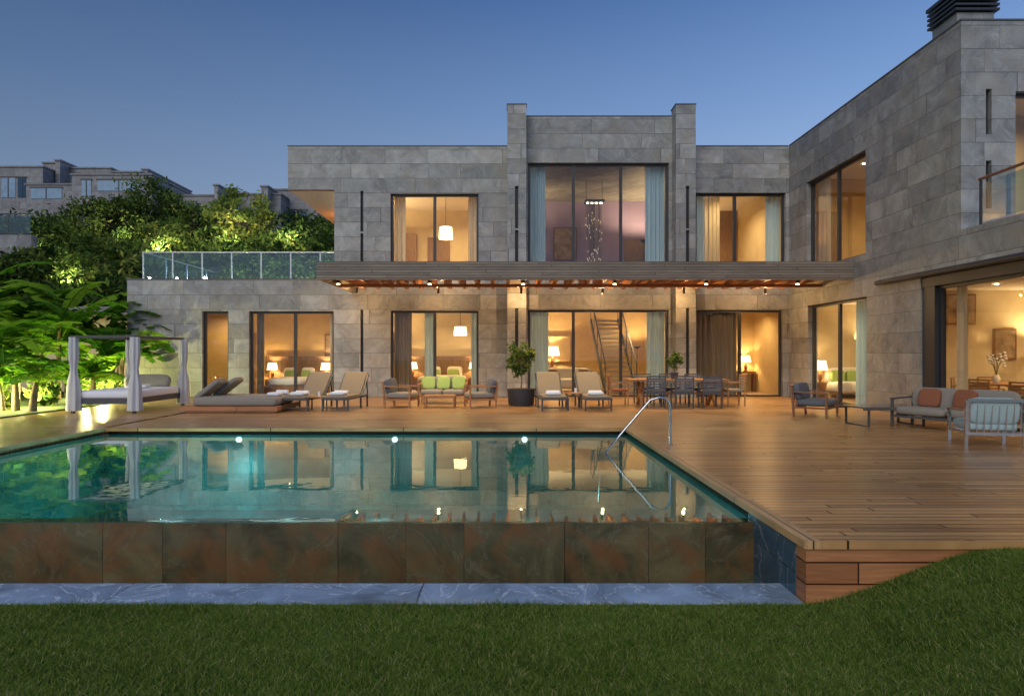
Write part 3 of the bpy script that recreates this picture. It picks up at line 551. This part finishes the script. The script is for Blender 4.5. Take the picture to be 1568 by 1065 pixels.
for (px,top,y,s,w,sp) in [(368,280,38,1.9,(.0,.1,.4,.5),(.09,.17)),(235,265,42,2.4,(.2,.4,.3,.1),(.10,.2)),(190,290,40,1.9,(.3,.4,.25,.05),(.10,.22)),(125,300,40,2.1,(.35,.4,.25,0),(.10,.22)),(300,308,41,1.7,(.3,.4,.25,.05),(.10,.2)),(60,325,36,1.9,(.4,.4,.2,0),(.12,.24)),(490,325,38,1.8,(.5,.4,.1,0),(.12,.24)),(20,345,35,1.9,(.5,.35,.15,0),(.12,.24)),(260,330,37,1.7,(.0,.3,.45,.25),(.09,.18)),(160,345,32,1.7,(.2,.4,.3,.1),(.10,.2)),(425,350,37,1.4,(.2,.35,.35,.1),(.1,.2)),(330,345,38,1.5,(.2,.4,.3,.1),(.12,.22))]:
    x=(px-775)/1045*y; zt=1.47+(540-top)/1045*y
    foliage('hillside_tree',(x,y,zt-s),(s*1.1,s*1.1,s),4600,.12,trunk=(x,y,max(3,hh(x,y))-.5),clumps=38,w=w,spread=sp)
q=MB(); 
for i in range(6):
    light('terrace_planting_uplight','POINT',(-12+i*1.15,28.5,4.6),38,(1,.97,.75),.04)
    q.tube([(-12+i*1.15,28.5,3.9),(-12+i*1.15,28.5,4.5)],.03,0)
for (x,y) in [(-14.4,35.8),(-17.8,35.0),(-21.5,38.0),(-23.5,34.0),(-11.5,35.6),(-19.5,30.5)]:
    z=hh(x,y) if x<-14 or y>34 else 3.9; q.tube([(x,y,z),(x,y,z+1.2)],.05,0); light('hill_tree_fill','POINT',(x,y,z+1.5),230,(1,.93,.6),.08)  # added fill lights on posts, brighten the hillside trees
q.make('garden_light_posts',[METAL])
q=MB(); q.box(-32,-20.6,29.6,30,3,6.6,0); [q.box(x,x+.05,29.7,29.75,6.6,7.5,1) for x in np.arange(-31.5,-20.7,1.4)]; q.box(-32,-20.6,29.69,29.76,7.5,7.55,1)
q.add([(-32,29.72,6.65),(-20.7,29.72,6.65),(-20.7,29.72,7.48),(-32,29.72,7.48)],[(0,1,2,3)],2); q.make('retaining_wall_with_railing',[NSTONE,METAL,RAILG])
for i in range(9): foliage('climbing_shrub',(-31+i*1.35,29.0,4.4+random.uniform(-.5,1.1)),(1.2,.7,1.4),1700,.12,clumps=18,w=(.4,.35,.2,.05))
def villa(blocks,name='neighbour_villa'):
    q=MB()
    for (px0,px1,t,b,y,win) in blocks:
        k=y/1045; x0,x1=(px0-775)*k,(px1-775)*k; z1=1.47+(540-t)*k; z0=1.47+(540-b)*k
        q.box(x0,x1,y,y+9,z0-8,z1,0); q.box(x0-.1,x1+.1,y-.1,y+9.1,z1+.003,z1+.14,0)
        for (a,c,tt,bb) in win:
            q.box((a-775)*k,(c-775)*k,y-.06,y+.05,1.47+(540-bb)*k,1.47+(540-tt)*k,3 if (a%3==0) else 1)
            q.box((a-775)*k-.1,(c-775)*k+.1,y-.1,y-.061,1.47+(540-tt)*k,1.47+(540-tt)*k+.12,2)
            q.box(((a+c)/2-775)*k-.04,((a+c)/2-775)*k+.04,y-.1,y-.061,1.47+(540-bb)*k,1.47+(540-tt)*k,2)
    q.make(name,[NSTONE,NGLASS,METAL,NLIT])
villa([(-60,66,256,330,64,[(3,24,272,302),(28,40,272,302)]),(66,92,250,330,66,[]),(85,92,246,256,65.5,[]),(92,170,258,330,67,[(70,98,270,292),(120,150,272,292)]),(40,112,283,330,62,[(48,95,288,304)])])
villa([(110,232,268,340,60,[(150,215,276,292),(126,140,276,300)]),(170,215,264,300,63,[]),(218,226,260,290,65,[])])
villa([(262,345,300,370,61,[(279,300,310,326)]),(328,334,284,370,60,[]),(334,378,296,370,64,[(345,368,304,320)])])
villa([(400,410,286,370,59,[]),(378,430,298,380,60,[]),(410,480,291,380,62,[(430,470,322,352)]),(480,560,310,380,62,[])])

# ------------------------------------------------------------ furniture outdoors
def chaise(x,y,flip=1,towel=True,rz=0):
    q=MB((x,y,0),rz)
    for a in (-.33,.33):
        q.bar((a,0,.30),(a,1.25,.30),.045,0); q.bar((a,1.2,.30),(a,1.85,.88),.045,0)
        for b in (.06,1.15,1.75): q.bar((a,b,0),(a,b,.30),.04,0)
        q.bar((a,1.25,.30),(a,1.78,.30),.04,0); q.bar((a,1.78,.3),(a,1.7,.72),.03,0)
    q.bar((-.33,.02,.30),(.33,.02,.30),.045,0); q.bar((-.33,1.86,.89),(.33,1.86,.89),.045,0); q.bar((-.33,.06,.08),(.33,.06,.08),.03,0)
    q.cush((0,.62,.345),(.62,1.24,.075),1,e=.15); q.cush((0,1.53,.64),(.62,.9,.075),1,rx=41.5,e=.15)
    if towel:
        q.cush((-.02,.32,.43),(.40,.28,.09),2,e=.4); q.tube([(-.17,.55,.44),(.17,.55,.44)],.06,2,14)
    q.make('sun_lounger',[FRAMEG,SLING,TOWEL])
chaise(-5.35,17.2,rz=-6); chaise(-4.35,17.3,rz=-5); chaise(1.25,17.3,rz=3); chaise(2.35,17.3,rz=3)
def side_table(x,y,h=.42,w=.42,name='side_table',m=FRAMEG):
    q=MB((x,y,0)); q.box(-w/2,w/2,-w/2,w/2,h-.03,h,1)
    for a in (-1,1):
        for b in (-1,1): q.bar((a*(w/2-.02),b*(w/2-.02),0),(a*(w/2-.02),b*(w/2-.02),h-.031),.03,0)
    q.tube([(.05,0,h),(.05,0,h+.12)],.03,2); q.make(name,[m,TEAK,TOWEL])
side_table(1.8,18.2); side_table(-4.87,17.6,.36)
def armchair(x,y,rz,w=.72,seats=1,fm=TEAK,cm=DGREY,pil=None,name='lounge_armchair',back=None,h=.68,z=0):
    q=MB((x,y,z),rz); W=w/2
    for a in (-W,W):
        q.bar((a,-.36,0),(a,-.36,.56),.045,0); q.bar((a,.34,0),(a,.40,h),.045,0); q.bar((a,-.38,.56),(a,.40,.58),.07,0,.03); q.bar((a,-.36,.22),(a,.36,.22),.04,0)
    q.bar((-W,-.36,.22),(W,-.36,.22),.045,0); q.bar((-W,.36,.22),(W,.36,.22),.045,0); q.bar((-W,.41,h),(W,.41,h),.05,0)
    n=int(W*2/.09)
    for i in range(n): a=-W+.045+(2*W-.09)*i/(n-1); q.bar((a,.35,.24),(a,.40,h),.014,0)
    sw=(w-.06)/seats
    for i in range(seats):
        cx=-w/2+.03+sw*(i+.5); q.cush((cx,-.04,.33),(sw*.98,.72,.16),1,e=.22); q.cush((cx,.30,.57),(sw*.96,.16,.42),1 if back is None else 3,rx=-12,e=.3)
    if pil:
        for i,cx in enumerate(pil): q.cush((cx,.16,.58),(.40,.14,.38),2,rx=-18,rz=6*(-1)**i)
    q.make(name,[fm,cm,RUST if pil and name.startswith('garden') else LGREEN,back or cm])
armchair(-2.85,18.6,78,cm=GREYC,back=DGREY); armchair(-.70,18.6,-75,cm=GREYC,back=DGREY)
armchair(-1.85,20.1,0,w=1.35,seats=2,cm=GREYC,pil=(-.45,0,.45),name='outdoor_sofa')
def coffee(x,y,w,d,h,name='coffee_table'):
    q=MB((x,y,0)); n=8
    for i in range(n): q.box(-w/2,w/2,-d/2+i*d/n+.006,-d/2+(i+1)*d/n-.006,h-.03,h,0)
    for a in (-w/2+.03,w/2-.03):
        for b in (-d/2+.03,d/2-.03): q.bar((a,b,0),(a,b,h-.031),.045,0)
        q.bar((a,-d/2,.1),(a,d/2,.1),.03,0)
    q.bar((-w/2,-d/2+.03,h-.05),(w/2,-d/2+.03,h-.05),.04,0); q.bar((-w/2,-d/2+.03,.1),(w/2,-d/2+.03,.1),.03,0)
    q.make(name,[TEAK])
coffee(-1.8,18.6,.85,.6,.33)
q=MB((.42,19.2,0)); q.tube([(0,0,0),(0,0,.04),(0,0,.42),(0,0,.47)],[.33,.36,.39,.40],0,32); q.tube([(0,0,.471),(0,0,.475)],.36,1,24)
q.make('round_planter',[POT,SOIL])
foliage('potted_citrus_tree',(.42,19.2,1.38),(.40,.40,.60),1100,.06,trunk=(.42,19.2,.45),clumps=28,w=(.1,.35,.4,.15),spread=(.12,.22))
q=MB((4.75,19.1,0)); 
for i in range(6): q.box(-1.35,1.35,-.48+i*.16+.004,-.48+(i+1)*.16-.004,.71,.75,0)
for a in (-1.0,1.0): q.bar((a,-.4,0),(a,.4,.708),.08,0); q.bar((a,.4,0),(a,-.4,.708),.08,0); 
q.bar((-1,0,.35),(1,0,.35),.07,0); q.make('outdoor_dining_table',[TEAK])
for x in (4.0,4.75,5.5): dchair(x,18.45,0,180,DGREY,'outdoor_dining_chair',fm=FRAMEG); dchair(x,19.8,0,0,DGREY,'outdoor_dining_chair',fm=FRAMEG)
dchair(6.35,19.1,0,-90,GREYC,'outdoor_dining_chair'); dchair(3.15,19.1,0,90,RUST,'outdoor_dining_chair')
q=MB((4.7,19.1,.75)); q.tube([(0,0,0),(0,0,.18)],[.09,.12],0,20); q.make('table_planter',[POT]); foliage('table_plant',(4.7,19.1,1.22),(.2,.2,.3),420,.045,trunk=(4.7,19.1,.9),clumps=12,w=(.2,.4,.3,.1))
q=MB((-6.75,17.5,0)); q.box(-1.15,1.1,-.75,.9,.0,.05,1); q.box(-1.2,1.15,-.8,.95,.052,.16,1)
q.cush((.05,.05,.27),(2.1,1.5,.24),0,e=.12); q.cush((-.75,-.15,.56),(.75,.62,.14),0,ry=-38,e=.25); q.cush((-.55,.45,.58),(.75,.62,.14),0,ry=-38,e=.25)
q.cush((.85,-.1,.43),(.34,.3,.09),2,e=.4); q.tube([(.75,.35,.45),(1.05,.35,.45)],.06,2,14); q.make('poolside_daybed',[GREYC,SKIRT,TOWEL])
q=MB(); x0,x1,y0,y1=-10.6,-9.1,16.7,19.2
for x in (x0,x1):
    for y in (y0,y1): q.box(x-.035,x+.035,y-.035,y+.035,0,1.9,0)
for x in (x0,x1): q.box(x-.03,x+.03,y0+.036,y1-.036,1.84,1.9,0)
for y in (y0,y1): q.box(x0+.036,x1-.036,y-.03,y+.03,1.84,1.9,0)
q.box(x0+.04,x1-.04,y0+.04,y1-.04,.22,.36,0); q.cush(((x0+x1)/2,(y0+y1)/2,.44),(1.42,2.4,.22),2,e=.1)
q.cush((-9.9,18.9,.68),(1.2,.2,.4),1,rx=-20); q.cush((-9.5,17.4,.6),(.35,.3,.09),2,e=.4); q.cush((-9.6,18.0,.6),(.35,.3,.09),2,e=.4)
for x in (x0,x1):
    for y in (y0,y1):
        n=30; vs=[]; fs=[]
        for j in range(15):
            z=1.86-1.8*j/14; t=j/14; rr=.085-.045*math.exp(-((t-.45)/.12)**2)+.055*t
            for k in range(n):
                a=2*math.pi*k/n; r=rr*(1+.32*math.sin(a*6+x*3+t)); vs.append((x+.02+r*math.cos(a),y+r*math.sin(a)*.9,z))
        for j in range(14):
            for k in range(n): fs.append((j*n+k,j*n+(k+1)%n,(j+1)*n+(k+1)%n,(j+1)*n+k))
        q.add(vs,fs,3,True)
for i in range(5): 
    yy=y0+.3+i*.5; q.add([(x0,yy,1.91),(x1,yy,1.91),(x1,yy+.34,1.915),(x0,yy+.34,1.915)],[(0,1,2,3)],3)
q.make('cabana_daybed',[FRAMEG,GREYC,TOWEL,CABC])
armchair(7.2,15.9,50,w=.9,fm=TEAKD,cm=DGREY,name='garden_armchair',h=.7)
q=MB((7.75,14.0,0),8); q.box(-.75,.75,-.4,.4,.37,.40,1)
for a in (-.6,.6): q.bar((a,-.36,0),(a,.36,0.02),.03,0); q.bar((a,-.36,0),(a,-.36,.368),.035,0); q.bar((a,.36,0),(a,.36,.368),.035,0)
q.bar((-.74,-.39,.35),(.74,-.39,.35),.035,0); q.bar((-.74,.39,.35),(.74,.39,.35),.035,0); q.make('outdoor_coffee_table',[FRAMEG,mat('smoked_glass_top',(.12,.11,.1),.12,.1,4)])
armchair(8.55,13.0,-60,w=2.0,seats=2,fm=FRAMEG,cm=GREYC,pil=(-.55,.1),name='garden_sofa',h=.66)
armchair(7.65,10.9,165,w=.78,fm=CHROME,cm=AQUA,name='garden_armchair',h=.74,back=AQUA)

# ------------------------------------------------------------ sky, sun, camera
w=D.worlds.new('World'); S.world=w; w.use_nodes=True; N=w.node_tree.nodes; L=w.node_tree.links
bg=N['Background']; tc=N.new('ShaderNodeTexCoord'); sp=N.new('ShaderNodeSeparateXYZ'); L.new(tc.outputs['Generated'],sp.inputs[0])
r=N.new('ShaderNodeValToRGB'); cr=r.color_ramp; cr.elements[0].position=0; cr.elements[0].color=(.36,.44,.57,1); cr.elements[1].position=1; cr.elements[1].color=(.03,.07,.21,1)
for p,c in ((.2,(.27,.38,.57)),(.33,(.155,.26,.475)),(.47,(.065,.14,.33))):
    e=cr.elements.new(p); e.color=(*c,1)
L.new(sp.outputs[2],r.inputs[0])
hf=mth(N,L,'MULTIPLY_ADD',sp.outputs[0],.6,1.0); hf=mth(N,L,'MAXIMUM',hf,.55)
sk=N.new('ShaderNodeTexSky'); sk.sky_type='NISHITA'; sk.sun_disc=False; sk.sun_elevation=math.radians(4); sk.sun_rotation=math.radians(60); sk.ozone_density=4
vm=N.new('ShaderNodeVectorMath'); vm.operation='SCALE'; L.new(r.outputs[0],vm.inputs[0]); L.new(hf,vm.inputs['Scale'])
vs=N.new('ShaderNodeVectorMath'); vs.operation='MULTIPLY_ADD'; L.new(sk.outputs[0],vs.inputs[0]); vs.inputs[1].default_value=(.007,.011,.015); L.new(vm.outputs[0],vs.inputs[2])
L.new(vs.outputs[0],bg.inputs[0]); bg.inputs[1].default_value=1.0
sun=light('sun','SUN',(0,0,30),1.7,(1,.96,.90)); sun.data.angle=math.radians(50); sun.rotation_euler=(math.radians(54),0,math.radians(-22))
cd=D.cameras.new('camera'); cam=D.objects.new('camera',cd); S.collection.objects.link(cam); S.camera=cam
cam.location=(0,0,1.47); cam.rotation_euler=(math.radians(90),0,0); cd.sensor_width=36; cd.lens=24; cd.shift_x=.0057; cd.shift_y=.005; cd.clip_end=3000; cd.clip_start=.05
S.view_settings.view_transform='Standard'; S.view_settings.look='None'; S.view_settings.exposure=0
